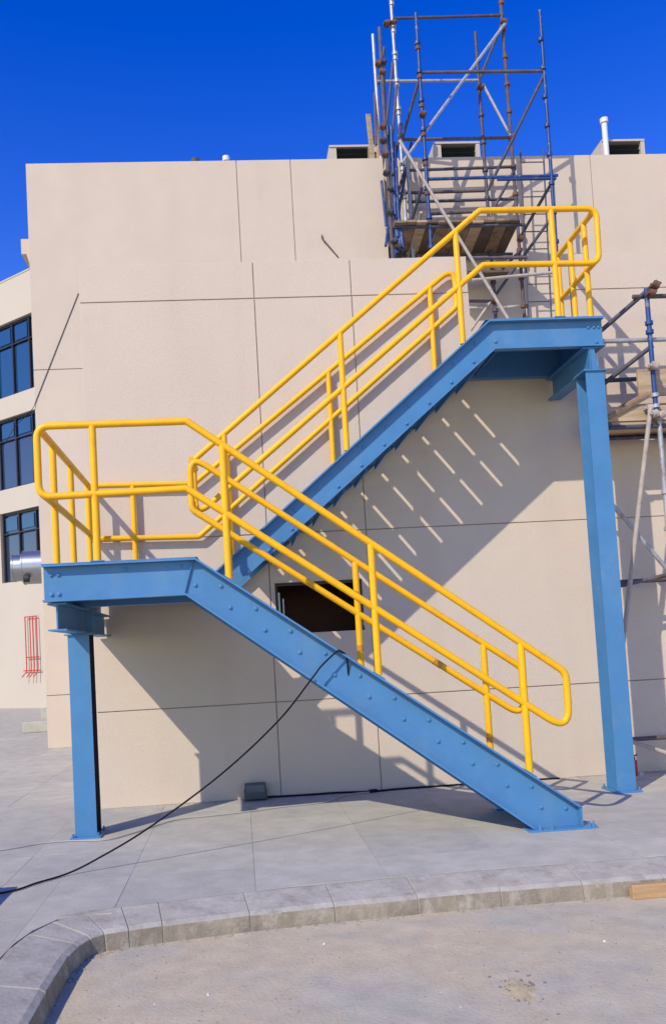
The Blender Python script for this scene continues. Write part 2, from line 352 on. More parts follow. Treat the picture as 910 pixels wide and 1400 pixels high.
MB().prism_y([(XB_+g,Z2+g),(XE,Z2+g),(XE,Z3-g),(NR,Z3-g),(NR,NZ),(NL,NZ),(NL,Z3-g),(XB_+g,Z3-g)], YW, YW+0.09).build('wall_panel', WALL, low)
panel(XL, XA_, Z3, ZB); panel(XA_, XB_, Z3, ZB); panel(XB_, NL+g, Z3, ZB); panel(NR-g, XE, Z3, ZB)
# backing wall with the opening, sides, roof (hollow, so the window looks into a dark room)
bk = MB()
ya, yb = YW+0.012, YW+0.20
for x0, x1, z0, z1 in ((XL+.01, WX0-.004, 0, NZ-.003), (WX1+.004, XE-.01, 0, NZ-.003), (WX0-.004, WX1+.004, 0, WZ0-.004), (WX0-.004, WX1+.004, WZ1+.004, NZ-.003), (XL+.01, NL-.003, NZ-.003, ZB-.012), (NR+.003, XE-.01, NZ-.003, ZB-.012)):
    bk.box(x0, x1, ya, yb, z0, z1)
bk.build('backing_wall', JOINT, low)
MB().box(XL, XL+0.2, YW+0.201, YM-0.02, 0, ZB-0.012).build('side_wall', WALL, low)
MB().box(XE-0.2, XE, YW+0.201, YB-0.02, 0, ZB-0.012).build('side_wall', WALL, low)
MB().box(XL+0.201, XE-0.201, YW+0.201, YB-0.02, NZ-0.2, NZ).build('roof_slab', CONC, low)
MB().box(XL+0.201, XE-0.201, YW+1.3, YW+1.4, 0.001, NZ-0.201).build('inner_partition', INTERIOR, low)
MB().box(XL+0.201, XE-0.201, YW+0.21, YW+1.3, 0.002, 0.01).build('inner_floor', INTERIOR, low)
MB().box(XL+0.201, XE-0.201, YW+0.201, YW+1.3, NZ-0.25, NZ-0.202).build('inner_ceiling', INTERIOR, low)
# unglazed window: reveal lining, frame and sash leaning inside
win = MB()
win.box(WX0-.001, WX0+.03, YW+.10, YW+.15, WZ0, WZ1); win.box(WX1-.03, WX1+.001, YW+.10, YW+.15, WZ0, WZ1); win.box(WX0+.03, WX1-.03, YW+.10, YW+.15, WZ1-.03, WZ1+.001)
w = win.build('window_frame', FRAME, low)
MB().box(WX0+.04, WX0+.06, YW+.17, YW+.42, WZ0-.2, WZ1-.1).build('sash', ALU, w)
MB().box(WX0+.09, WX0+.105, YW+.20, YW+.46, WZ0-.25, WZ1-.17).build('sash', ALU, w)

# ------------------------------------------------------------------ main building
ML, MR, MT, BT = -3.845, 3.36, 11.60, 11.86
main = thing('main_building', 'tall cream rendered building rising behind the low block', 'building', (ML, YM, 0))
def mp(x0, x1, z0, z1, y0=YM, t=0.12, m=WALLB): return MB().box(x0+.007, x1-.007, y0, y0+t, z0+(.007 if z0 else 0), z1-.007).build('wall_panel', m, main, bevel=0.006)
mp(ML, -0.02, 0, 1.005); mp(ML, -0.02, 1.005, 7.393); mp(-0.02, MR, 1.005, 7.393)
mp(ML, 0.352, 7.393, MT); mp(0.352, 1.45, 7.393, MT); mp(1.45, MR, 7.393, MT)
mp(MR-0.4, 7.93, 4.5, BT, YB); mp(7.93, 14.5, 4.5, BT, YB)
MB().box(ML+.01, MR-.01, YM+.016, YM+.30, 0, MT-.08).build('backing_wall', JOINT, main)
MB().box(MR-.3, 14.4, YB+.016, YB+.30, 0, BT-.08).build('backing_wall', JOINT, main)
MB().box(MR-.25, MR-.012, YM+.31, YB+.1, 0, MT-.06).build('return_wall', WALLB, main)
MB().box(ML, ML+.25, YM+.13, 24.0, 0, MT-.012).build('side_wall', WALLB, main)
MB().box(ML+.26, 14.4, YB+.32, 24.0, MT-.5, MT-.3).build('roof_slab', CONC, main)
MB().prism_y([(ML-.20, 10.17), (ML-.003, 10.17), (ML-.003, 9.50), (ML-.10, 9.86), (ML-.20, 9.86)], YM+.25, YM+2.0).build('ledge', WALLB, main)
# roof boxes with dark louvred mouths
def roofbox(x0, x1, label, top):
    t = thing('roof_vent_housing', label, 'roof vent', ((x0+x1)/2, 11.9, MT-.3), 'vent housings on the main roof')
    y0, y1 = 11.5, 12.6
    h = MB(); w = 0.07
    h.prism_y([(x0-.14, MT-.3), (x0+.16, MT-.3), (x0+.16, top-.002), (x0, top-.002)], y0+.01, y1)
    h.box(x1-w, x1+.02, y0, y1, MT-.3, top-.004); h.box(x0+.002, x1+.022, y0-.01, y1+.01, top, top+.045); h.box(x0+.16, x1-w, y1-.1, y1-.02, MT-.3, top)
    h.build('housing', WALLW, t)
    z = MT+.02
    while z < top-.06:
        MB().add([(x0+.165,y0+.05,z+.07),(x1-w-.005,y0+.05,z+.07),(x1-w-.005,y0+.14,z),(x0+.165,y0+.14,z),(x0+.165,y0+.058,z+.078),(x1-w-.005,y0+.058,z+.078),(x1-w-.005,y0+.148,z+.008),(x0+.165,y0+.148,z+.008)],
                 [(0,1,2,3),(7,6,5,4),(0,4,5,1),(1,5,6,2),(2,6,7,3),(3,7,4,0)]).build('louvre_blade', LOUVRE, t); z += .11
    return t
roofbox(2.46, 3.50, 'concrete vent housing on the roof directly left of the tall scaffold', 12.70)
roofbox(4.82, 5.84, 'concrete vent housing on the roof seen through the tall scaffold', 12.74)
roofbox(8.68, 9.66, 'concrete vent housing on the roof beside the white vent pipe', 12.74)
def roofpipe(x, y, z1, r, m, name, label, cat):
    o = MB().tube([(x,y,MT-.3),(x,y,z1-.09)], r, 14).tube([(x,y,z1-.10),(x,y,z1)], r*1.45, 14).build(name, m, smooth=True); tag(o, label, cat)
roofpipe(8.68, 11.3, 13.15, 0.062, WHITEP, 'vent_pipe', 'tall white vent pipe standing on the roof edge', 'vent pipe')
roofpipe(-0.50, 11.3, 12.36, 0.06, TRUST, 'roof_stub_pipe', 'dark capped stub pipe on the roof edge, farther from the scaffold', 'roof pipe')
roofpipe(0.17, 11.3, 12.40, 0.055, WHITEP, 'roof_stub_pipe', 'pale stub pipe on the roof edge, nearer the scaffold', 'roof pipe')
o = MB().tube(fillet([(2.01,YM-.02,9.985),(2.0,YM-.05,9.90),(2.075,YM-.04,9.816),(2.312,YM-.01,9.52)], .03), 0.013, 8).build('conduit_stub', TRUST, smooth=True)
tag(o, 'thin bent conduit sticking out of the upper cream wall', 'conduit')
# ducts
dz = 3.57
du = thing('exhaust_duct', 'shiny sheet metal exhaust duct on the corner of the main building', 'duct', (ML, 10.7, dz))
def cylx(x0, x1, r, y, z, sides=36): return MB().tube([(x0,y,z),(x1,y,z)], r, sides)
cylx(ML-.46, ML-.005, .335, 10.7, dz).build('duct_body', DUCT, du, smooth=True)
cylx(ML-.66, ML-.455, .27, 10.7, dz).build('duct_neck', DUCT, du, smooth=True)
for x, r in ((ML-.47, .345), (ML-.04, .35), (ML-.67, .28)): cylx(x, x+.03, r, 10.7, dz).build('seam_ring', DUCT, du, smooth=True)
MB().tube([(ML-.40,10.36,dz-.25),(ML-.30,10.36,dz-.25)], .075, 12).build('inspection_port', LOUVRE, du, smooth=True)

# ------------------------------------------------------------------ far wing on the left
wu = Vector((math.cos(math.radians(140)), math.sin(math.radians(140)), 0)); wn = Vector((wu.y, -wu.x, 0))
if wn.y > 0: wn = -wn
WO = Vector((-7.403, 26.253, 0))
wing = thing('wing_building', 'four storey cream wing with dark blue strip windows beyond the corner', 'building', tuple(WO))
def wbox(s0, s1, d0, d1, z0, z1, name, m, parent, bevel=0):     # d: depth behind the facade plane
    vs = []
    for z in (z0, z1):
        for s, d in ((s0,d0),(s1,d0),(s1,d1),(s0,d1)): vs.append(WO+wu*s-wn*d+Vector((0,0,z)))
    return MB().add(vs, [(0,3,2,1),(4,5,6,7),(0,1,5,4),(1,2,6,5),(2,3,7,6),(3,0,4,7)]).build(name, m, parent, bevel=bevel)
S0, S1 = -5.0, 12.0
rows = [(4.87, 7.60, 2.34), (8.52, 11.31, 3.6), (12.15, 15.07, 3.6)]
zc = 0.0
for z0, z1, sl in rows:
    wbox(S0, S1, 0, .35, zc+.001, z0, 'wall_band', WALLW, wing); zc = z1
    wbox(sl, sl+1.2, 0.001, .35, z0+.001, z1-.001, 'wall_pier', WALLW, wing)
wbox(S0, S1, 0, .35, zc, 16.74, 'wall_band', WALLW, wing)
wbox(S0, S1, .4, 9.0, 0, 16.5, 'building_core', FRAME, wing)
wbox(-.5, S1, -.02, .3, 16.745, 16.80, 'coping', WALLW, wing)
def wbar(p, parent):
    wbox(2.1, 3.4, .10, .14, 17.05, 17.09, 'roof_rail', WHITEP, parent)
wbar(None, wing)
for (z0, z1, sl), gl in zip(rows, (GLASSD, GLASSD, GLASS)):
    s0, s1 = -1.3, sl
    if sl > 3: groups = [(-1.3, 3.6)]; 
    wf = wbox(s0, s1, .13, .17, z1-.09, z1-.002, 'window', FRAME, wing)
    def sub(a, b, c, d, e, f, n, m): wbox(a, b, c, d, e, f, n, m, wf)
    sub(s0, s1, .13, .17, z0+.002, z0+.07, 'frame_rail', FRAME)
    zt = z0+(z1-z0)*.70
    sub(s0, s1, .12, .18, zt-.025, zt+.025, 'transom', FRAME)
    s = s0+.02; cells = []
    step = 1.04
    ms = [0.27+step*k for k in range(-2, 5) if s0 < 0.27+step*k < s1]
    for q in ms+[s1-.05]: sub(q-.032, q+.032, .11, .19, z0+.07, z1-.09, 'mullion', FRAME)
    ed = [s0]+ms+[s1]
    for a, b in zip(ed, ed[1:]):
        wbox(a+.051, b-.051, .20, .22, z0+.08, zt-.051, 'pane', gl, wf)
        wbox(a+.051, b-.051, .20, .22, zt+.031, z1-.091, 'pane', GLASS, wf)
        m2 = (a+b)/2
        wbox(a+.15, b-.15, .15, .19, zt+.12, z1-.18, 'vent_sash', GLASS, wf)
# red riser pipes on the wing wall
rp = thing('riser_pipes', 'red vertical fire riser pipes fixed to the far white wall', 'pipes', tuple(WO+wu*.5+wn*.1))
def wp(s, d, z): return tuple(WO+wu*s+wn*d+Vector((0,0,z)))
for s, zt in ((.16,3.42),(.38,3.44),(.56,3.46),(.84,3.47)):
    MB().tube([wp(s,.12,1.55), wp(s,.12,zt)], .021, 8).build('riser_pipe', RED, rp, smooth=True)
    MB().tube(fillet([wp(s,.12,1.56), wp(s+.02,.13,1.38), wp(s+.06,.3,1.18)], .06), .02, 8).build('elbow', RED, rp, smooth=True)
for z, a, b in ((3.45,.14,.86),(1.92,.12,.82),(1.42,.05,1.06)): MB().tube([wp(a,.10,z), wp(b,.10,z)], .02, 8).build('cross_pipe', RED, rp, smooth=True)
st = thing('entrance_step', 'rough concrete steps at the far corner of the main building', 'steps', (-4.9, 14.6, 0))
MB().box(-5.35,-4.2,14.3,15.2,0,.26).build('step', CONC3, st, bevel=.02); MB().box(-5.1,-4.2,15.21,17,0,.52).build('step', CONC3, st, bevel=.02)
cb = MB().box(-3.6,-2.25,-2.6,-1.13,-0.01,.60).build('concrete_block', CONC2, bevel=.02)
tag(cb, 'concrete block beyond the kerb bend, showing only as a shadow on the pavement', 'concrete block')

# ------------------------------------------------------------------ the staircase
Y1, Y2, Y3 = 1.02, 1.459, 2.590
FL = 0.085
stair = thing('steel_staircase', 'blue steel switchback staircase with yellow tubular railings', 'staircase', (0, 0, 0))
def offset_strip(poly_edge, t, y0, y1, mb):
    # plate following a polyline in XZ, thickness t towards inside (sign)
    P = [Vector((x,z)) for x, z in poly_edge]; off = []
    for i in range(len(P)):
        d1 = (P[i]-P[i-1]).normalized() if i > 0 else (P[1]-P[0]).normalized()
        d2 = (P[i+1]-P[i]).normalized() if i < len(P)-1 else d1
        n1 = Vector((-d1.y, d1.x)); n2 = Vector((-d2.y, d2.x)); n = (n1+n2).normalized(); k = 1/max(.3, n.dot(n1))
        off.append(P[i]+n*t*k)
    for i in range(len(P)-1):
        q = [P[i], P[i+1], off[i+1], off[i]]
        mb.prism_y([(p.x, p.y) for p in q], y0, y1)
def stringer(name, top, bot, y, face, ends=True):
    # y: outer flange edge; face -1: flanges point to -Y (towards the photographer), +1: to +Y
    wy0, wy1 = (y+FL-.012, y+FL) if face < 0 else (y-FL, y-FL+.012)
    fy0, fy1 = (y, y+FL-.0125) if face < 0 else (y-FL+.0125, y)
    o = MB().prism_y(list(top)+list(reversed(bot)), wy0, wy1).build(name, BLUE, stair)
    f = MB(); offset_strip(top, -.016, fy0, fy1, f); f.build('top_flange', BLUE, o)
    f = MB(); offset_strip(bot, .016, fy0, fy1, f); f.build('bottom_flange', BLUE, o)
    return o
ltop = [(-1.66,2.41),(-.417,2.41),(2.671,.176)]; lbot = [(-1.66,2.107),(-.512,2.107),(2.254,.016)]
def stringer_l(y, face):
    top = ltop; bot = lbot
    wy0, wy1 = (y+FL-.012, y+FL) if face < 0 else (y-FL, y-FL+.012)
    fy0, fy1 = (y, y+FL-.0125) if face < 0 else (y-FL+.0125, y)
    o = MB().prism_y(top+[(2.671,.016)]+list(reversed(bot)), wy0, wy1).build('lower_stringer', BLUE, stair)
    f = MB(); offset_strip(top, -.016, fy0, fy1, f); f.build('top_flange', BLUE, o)
    f = MB(); offset_strip(bot, .016, fy0, fy1, f); f.build('bottom_flange', BLUE, o)
    MB().box(2.655, 2.671, fy0, fy1, .0165, .172).build('end_stiffener', BLUE, o)
    MB().prism_y([(-.445,2.39),(-.439,2.39),(-.520,2.125),(-.526,2.125)], (fy0+.05 if face < 0 else wy1), (wy0 if face < 0 else wy1+.01)).build('weld_seam', BLUE, o)
    MB().box(2.20, 2.78, min(wy0,fy0)-.045, max(wy1,fy1)+.06, 0.0, .0155).build('base_plate', BLUE, o, bevel=.002)
    return o
LN = stringer_l(0.0, -1); LF = stringer_l(Y1, 1)
utop = [(-.45,2.405),(-.325,2.405),(2.634,4.886),(3.85,4.886)]; ubot = [(-.45,2.107),(-.294,2.107),(2.681,4.58),(3.85,4.58)]
UN = stringer('upper_stringer', utop, ubot, Y2, -1); UF = stringer('upper_stringer', utop, [(x, z+.02) for x, z in ubot], Y3, 1)
# bolts
bm_ = MB()
for r, yv in ((0.019,0.0),(0.017,-.008),(0.009,-.014)): pass
rings = [[(r*math.cos(k*math.pi/4), y, r*math.sin(k*math.pi/4)) for k in range(8)] for r, y in ((.022,0),(.022,-.003),(.0145,-.0035),(.0135,-.012),(.007,-.015))]
bolt0 = MB().quadstrip(None, rings).build('bolt', BLUE, LN, smooth=True); bolt0.location = (0,0,0)
first = [True]
def bolt(parent, x, y, z):
    if first[0]: first[0] = False; bolt0.location = (x, y, z); bolt0.parent = parent; return
    inst('bolt', bolt0, (x, y, z), parent)
def lt(x): return 2.41-(x+.417)*.7235
def ut(x): return 4.886-(2.634-x)*.8385
webL, webU = FL-.0125, Y2+FL-.0125
RL = 2.41/12; RU = (4.886-2.41)/12
lowtreads, uptreads = [], []
for k in range(1, 12):
    z = k*RL; x = -.417+(2.41-(z+.135))/.7235; lowtreads.append((x, z))
    z = 2.41+k*RU; x = 2.634-(4.886-(z+.18))/.8385; uptreads.append((x, z))
for x, z in lowtreads:
    for dx in (-.105, .105): bolt(LN, x+dx, webL, z-.02-0.02*(dx > 0))
for x, z in uptreads:
    for dx in (-.105, .105): bolt(UN, x+dx, webU, z-.02+0.02*(dx > 0))
for x in (-1.60,-1.54): 
    for z in (2.17, 2.33): bolt(LN, x, webL, z)
for x, z in ((3.70,4.80),(3.76,4.80),(3.81,4.80),(3.78,4.64)): bolt(UN, x, webU, z)
for x in (-1.0, -.55): bolt(LN, x, webL, 2.35)
# treads: folded plates
def tread_mesh(w, lip, y0, y1, cx):
    m = MB(); m.box(-w/2, w/2, y0, y1, -.006, 0); m.box(-w/2, -w/2+.006, y0, y1, -lip, -.0065); m.box(w/2-.006, w/2, y0, y1, -lip, -.0065)
    return m
def treads(pos, y0, y1, w, lip):
    src = None
    for x, z in pos:
        if src is None:
            src = tread_mesh(w, lip, y0, y1, 0).build('tread', BLUE, stair); src.location = (x, 0, z)
        else: inst('tread', src, (x, 0, z), stair)
treads(lowtreads, FL+.001, Y1-FL-.001, .295, .05)
treads(uptreads, Y2+FL+.001, Y3-FL-.001, .322, .058)
# landings
d = MB().box(-1.665, -.40, .004, Y3-.004, 2.4115, 2.4185).build('landing_deck', BLUE, stair)
for y in (.62, 1.24, 1.86): MB().box(-1.58, -.42, y, y+.008, 2.33, 2.411).build('deck_stiffener', BLUE, d)
def chan_x(x, y0, y1, z0, z1, face, name):    # channel running along Y
    m = MB(); m.box(x, x+.012, y0, y1, z0, z1) if face < 0 else m.box(x-.012, x, y0, y1, z0, z1)
    a, b = (x-.07, x-.0005) if face < 0 else (x+.0005, x+.07)
    m.box(a, b, y0, y1, z1-.014, z1); m.box(a, b, y0, y1, z0, z0+.014)
    return m.build(name, BLUE, stair)
chan_x(-1.59, FL+.001, Y3-FL-.001, 2.112, 2.405, -1, 'landing_end_channel')
chan_x(-.46, FL+.001, Y3-FL-.001, 2.16, 2.405, 1, 'landing_edge_channel')
d = MB().box(2.60, 3.855, Y2+.004, YW+.12, 4.8875, 4.8945).build('landing_deck', BLUE, stair)
for y in (1.85, 2.15): MB().box(2.72, 3.80, y, y+.008, 4.80, 4.887).build('deck_stiffener', BLUE, d)
chan_x(3.78, Y2+FL+.001, Y3-FL-.001, 4.585, 4.880, 1, 'landing_end_channel')
chan_x(2.72, Y2+FL+.001, Y3-FL-.001, 4.64, 4.880, -1, 'landing_edge_channel')
def ibeam_y(xc, y0, y1, z0, z1, w, name):
    m = MB(); m.box(xc-w/2, xc+w/2, y0, y1, z0, z0+.014); m.box(xc-w/2, xc+w/2, y0, y1, z1-.014, z1); m.box(xc-.006, xc+.006, y0, y1, z0+.0142, z1-.0142)
    return m.build(name, BLUE, stair)
b1 = ibeam_y(-1.565, .075, Y3-.02, 1.872, 2.100, .15, 'landing_beam')
b2 = ibeam_y(3.68, Y2+.03, Y3-.03, 4.325, 4.574, .15, 'landing_beam')
MB().prism_y([(3.69,4.34),(3.77,4.34),(3.73,4.558),(3.69,4.558)], Y2+.03, Y2+.042).build('stiffener_plate', BLUE, b2)
MB().prism_y([(-1.53,1.888),(-1.455,1.888),(-1.455,2.084),(-1.53,2.084)], 1.15, 1.162).build('stiffener_plate', BLUE, b1)
def hcol(xc, y0, z1, name, inner_m=None):
    w, t, D = .195, .013, .26
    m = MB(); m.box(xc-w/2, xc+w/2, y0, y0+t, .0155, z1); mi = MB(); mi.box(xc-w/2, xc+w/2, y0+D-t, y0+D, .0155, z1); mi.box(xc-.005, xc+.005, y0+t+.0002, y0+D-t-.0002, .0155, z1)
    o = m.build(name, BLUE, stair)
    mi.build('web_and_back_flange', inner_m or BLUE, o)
    MB().box(xc-.14, xc+.14, y0-.05, y0+D+.05, 0, .015).build('base_plate', BLUE, o, bevel=.002)
    MB().box(xc-.125, xc+.125, y0-.02, y0+D+.02, z1+.0005, z1+.0135).build('cap_plate', BLUE, o)
    for dx in (-.115, .115):
        for dy in (-.03, D+.03):
            MB().tube([(xc+dx, y0+dy, .015), (xc+dx, y0+dy, .05)], .009, 8).tube([(xc+dx, y0+dy, .0152), (xc+dx, y0+dy, .028)], .019, 6).build('anchor_bolt', BLUE, o)
    return o
hcol(3.705, Y2-.002, 4.311, 'column'); hcol(-1.575, 1.045, 1.858, 'column', mat('recess_shade', (0.035, 0.016, 0.028), 0.7, var=0.2, vscale=8))  # left column: recess shade painted into the web and back flange colour
for pl, ys in ((LN, (-.02, .11)), (LF, (Y1-.11, Y1+.03))):
    for x in (2.30, 2.40, 2.715, 2.75):
        for y in ys[:1]: MB().tube([(x,y,.0155),(x,y,.06)], .009, 8).tube([(x,y,.0157),(x,y,.03)], .019, 6).build('anchor_bolt', BLUE, pl)

# railings
RR = 0.0305
def rail(name, path, r=.10, closed=False, parent=stair, rad=RR):
    return MB().tube(fillet(path, r, 7, closed), rad, 16, closed).build(name, YELLOW, parent, smooth=True)
def post(x, y, z0, z1, parent):
    o = MB().tube([(x,y,z0),(x,y,z1)], RR, 16).build('post', YELLOW, parent, smooth=True)
    return o
def foot(x, y, z, parent, slope=0):
    o = MB().box(-.055, .055, -.045, .045, 0, .008).build('foot_plate', BLUE, parent); o.location = (x, y, z); o.rotation_euler = (0, slope, 0)
yn = .042
A = rail('guard_rail', [(-1.665,yn,3.562),(-.436,yn,3.560),(2.632,yn,1.292),(2.632,yn,.790),(-.46,yn,2.992),(-1.665,yn,2.972)], [.11,.05,.12,.12,.05,.11], True)
for x, zb, zt in ((-1.213,2.419,3.55),(-.151,lt(-.151)+.006,3.350),(1.045,lt(1.045)+.006,2.455),(2.262,lt(2.262)+.006,1.560)): post(x, yn, zb, zt, A)
for x in (-.151,1.045,2.262): foot(x, yn, lt(x)+.002, A, math.atan(.7235))
yf_ = 2.525
B_ = rail('return_rail', [(-1.638,yn,3.530),(-1.638,yf_,3.518)], 0.01)
MB().tube([(-1.638,yn,3.0),(-1.638,yf_,2.98)], RR, 16).build('mid_rail', YELLOW, B_, smooth=True)
for y in (.525,1.34,2.30): post(-1.638, y, 2.419, 3.520, B_)
yf = 2.525
Cc = rail('wall_side_rail', [(-1.665,yf,3.545),(-.50,yf,3.525),(2.60,yf,5.925),(2.60,yf,5.45),(-.475,yf,2.925),(-1.665,yf,2.955)], [.08,.06,.10,.10,.06,.08], True)
for x, zb, zt in ((-1.18,2.419,3.53),(-.12,ut(-.12)-.0,3.80),(1.07,ut(1.07),4.735),(2.30,ut(2.30),5.685)): post(x, yf, zb, zt, Cc)
yi = Y1-.045
D_ = rail('inner_rail', [(-.47,yi,3.49),(2.555,yi,1.325),(2.555,yi,.85),(-.47,yi,2.97)], .10, True)
for x in (-.15, 1.032, 2.205): post(x, yi, lt(x), 3.49-(x+.47)*.7157-.01, D_)
yu = Y2+.042
E_ = rail('inner_rail', [(-.455,yu,3.555),(2.628,yu,6.064),(3.875,yu,6.062),(3.862,yu,5.472),(2.626,yu,5.482),(-.46,yu,2.985)], [.09,.05,.11,.11,.05,.09], True)
for x, zb, zt in ((-.14,ut(-.14),3.80),(1.09,ut(1.09),4.802),(2.356,ut(2.356),5.835),(3.385,4.895,6.05)): post(x, yu, zb, zt, E_)
for z, xa, xb in ((3.445,-.452,-.44), (3.02,-.445,-.435)): MB().tube([(xa,yi,z),(xb,yu,z+.02)], RR, 16).build('cross_tube', YELLOW, E_, smooth=True)
PRIMER = mat('primer_touch_up', (0.62, 0.25, 0.02), 0.6, var=0.25, vscale=25)
for pa, pb in (((1.72,yi,1.435),(1.79,yi,1.385)),((2.205,yi,.69),(2.205,yi,.64)),((1.032,yi,1.62),(1.032,yi,1.56))):
    MB().tube([pa, pb], RR+.0012, 16, cap=False).build('primer_band', PRIMER, D_, smooth=True)
F_ = rail('return_rail', [(3.842,yu,6.030),(3.842,2.55,6.030)], .01)
MB().tube([(3.836,yu,5.505),(3.836,2.55,5.505)], RR, 16).build('mid_rail', YELLOW, F_, smooth=True)
for y in (1.76, 2.15, 2.53): post(3.838, y, 4.895, 6.022, F_)
for x, y, z in ((-1.213,yn,2.4186),(3.385,yu,4.8946)): foot(x, y, z, stair)

# ------------------------------------------------------------------ cables and the lamp at the wall
def cable(name, pts, r, m, label, cat='cable'):
    P = [Vector(p) for p in pts]; out = []
    for i in range(len(P)-1):
        p0, p1, p2, p3 = P[max(i-1,0)], P[i], P[i+1], P[min(i+2,len(P)-1)]
        for k in range(8):
            t = k/8; out.append(0.5*((2*p1)+(p2-p0)*t+(2*p0-5*p1+4*p2-p3)*t*t+(3*p1-p0-3*p2+p3)*t**3))
    out.append(P[-1]); o = MB().tube(out, r, 8).build(name, m, smooth=True); return tag(o, label, cat)
cable('power_cable', [(.80,.10,1.30),(.785,.03,1.52),(.735,-.014,1.575),(.70,-.016,1.575),(.569,-.03,1.468),(.491,-.03,1.378),(.185,-.06,1.04),(-.303,-.12,.645),(-.875,-.20,.285),(-1.25,-.27,.10),(-1.47,-.34,.018),(-1.66,-.55,.012),(-1.865,-.775,.012),(-2.6,-1.0,.012),(-4.0,-1.3,.012)], .0075, BLACK, 'black cable hanging from the lower stair flight down to the pavement')
cable('ground_cable', [(-5,.9,.01),(-2.9,.62,.01),(-2.267,.733,.01),(-1.966,.90,.01),(-1.70,.93,.01),(-1.38,.86,.01),(-1.17,1.07,.01),(-.808,1.60,.01),(-.45,1.70,.01),(-.16,1.764,.01),(.292,1.924,.01),(.717,2.03,.01),(.96,2.38,.01),(1.25,2.46,.01)], .0065, WHITEC, 'pale thin cable snaking over the pavement to the wall foot')
cable('wall_foot_cable', [(.12,2.53,.02),(.3,2.575,.01),(.6,2.56,.01),(.9,2.57,.01),(1.25,2.48,.012),(1.60,2.54,.01),(2.1,2.55,.01),(2.8,2.56,.01),(3.4,2.52,.01)], .011, BLACK, 'black cable lying along the foot of the wall')
o = MB().tube([(1.24,2.47,.016),(1.33,2.485,.018)], .02, 10).build('cable_plug', BLACK, smooth=True); tag(o, 'black plug joining two cables at the wall foot', 'plug')
cable('overhead_wire', [(-2.906,10.038,8.911),(-3.39,10.036,7.77),(-3.80,10.036,6.80),(-3.87,10.036,6.64),(-4.05,10.25,6.55),(-4.478,11,6.512),(-5.3,13.0,6.5)], .0065, BLACK, 'thin dark wire slanting down the tall cream wall to its outer corner', 'wire')
fl = thing('floodlight', 'small dark grey floodlight box standing at the wall foot', 'floodlight', (0, 2.5, 0))
MB().box(-.115, .115, 2.44, 2.55, .015, .185).build('casing', GREYBOX, fl, bevel=.008)
MB().box(-.095, .095, 2.434, 2.4395, .095, .17).build('lens', LENS, fl)
MB().box(-.095, .095, 2.436, 2.4395, .03, .088).build('lower_plate', GREYBOX, fl)
for bx in (-.125, .1155): MB().box(bx, bx+.0095, 2.46, 2.52, 0.0, .12).build('bracket', GREYBOX, fl)
tp = MB().box(2.40, 3.6, -1.485, -1.43, -.16, -.065).build('timber_plank', WOODO, bevel=.004); tag(tp, 'orange brown timber plank lying against the kerb', 'plank')

# ------------------------------------------------------------------ scaffolds
def coupler(x, y, z, m, parent, s=1.0):
    a = random.uniform(-.5, .5); ca, sa = math.cos(a), math.sin(a)
    mb = MB().tube([(x,y,z-.032*s),(x,y,z+.032*s)], .042*s, 10)
    mb.tube([(x-.032*s*ca,y-.052*s,z-.032*s*sa),(x+.032*s*ca,y-.052*s,z+.032*s*sa)], .042*s, 10)
    mb.tube([(x+.045*s,y-.005,z),(x+.045*s,y-.075*s,z+.012)], .010*s, 6).tube([(x-.048*s,y+.02,z-.01),(x-.046*s,y-.085*s,z-.006)], .010*s, 6)
    mb.box(x-.058*s, x-.036*s, y-.06*s, y-.035*s, z-.02*s, z+.014*s)
    return mb.build('coupler', m, parent, smooth=True)
def sc_tube(name, a, b, r, m, parent): return MB().tube([a, b], r, 10).build(name, m, parent, smooth=True)
def cup(parent, x, y, z, r, m):
    return MB().tube([(x,y,z-.035),(x,y,z-.012),(x,y,z+.012),(x,y,z+.03)], r, 10).build('cup_joint', m, parent, smooth=True)
tower = thing('scaffold_tower', 'tall blue and rusty tube scaffold tower standing on the low roof', 'scaffold', (4.9, 9.8, NZ))
TR = .035
stands = [(3.795,10.25,15.79,TGALV),(4.075,9.40,14.21,TBLUE),(6.15,10.25,15.7,TRUST),(6.60,9.40,14.26,TBLUE),(5.545,10.25,14.43,TDARK),(3.83,9.95,11.61,TGALV),(3.36,10.25,14.39,TGALV),(3.30,9.40,13.91,TRUST)]
for i, (x, y, z, m) in enumerate(stands):
    lean = random.uniform(-.03, .03)
    o = sc_tube('standard', (x+lean,y,NZ), (x-lean,y,z), TR, m, tower)
    if i < 5:
        zz = z-.62
        while zz > NZ+.3:
            cup(o, x, y, zz, .060, m if i != 2 else COUPLER)
            if (int(zz*10) % 2): cup(o, x, y, zz-.11, .055, COUPLER if i in (1, 3) else m)
            zz -= .60
F9, R9 = 9.40, 10.25
leds = [((3.80,R9,14.74),(6.18,R9,14.80),TDARK),((4.08,F9,12.97),(6.63,F9,12.98),TRUST),((3.38,R9,13.37),(5.56,R9,13.37),TGALV),((3.81,R9,12.10),(6.18,R9,12.11),TRUST),((3.87,R9-.03,11.42),(6.19,R9-.03,11.46),TDARK),
 ((4.11,F9,10.77),(6.74,F9,10.80),TBLUE),((3.69,R9,10.95),(5.50,R9,10.97),TRUST),((3.85,R9,10.76),(6.19,R9,10.78),TDARK),((4.32,R9,10.49),(5.21,R9,10.52),TRUST),((3.30,F9,9.80),(6.0,F9,9.80),TDARK),((3.30,R9,9.62),(6.0,R9,9.60),TDARK),
 ((4.66,F9,9.15),(5.99,F9,9.13),TRUST),((4.76,9.10,8.57),(6.50,9.10,8.69),TPALE),((5.00,R9,8.62),(5.6,R9,8.60),TRUST),((5.5,F9,10.74),(6.70,F9,10.74),TBLUE)]
for a, b, m in leds: sc_tube('ledger', a, b, TR*.9, m, tower)
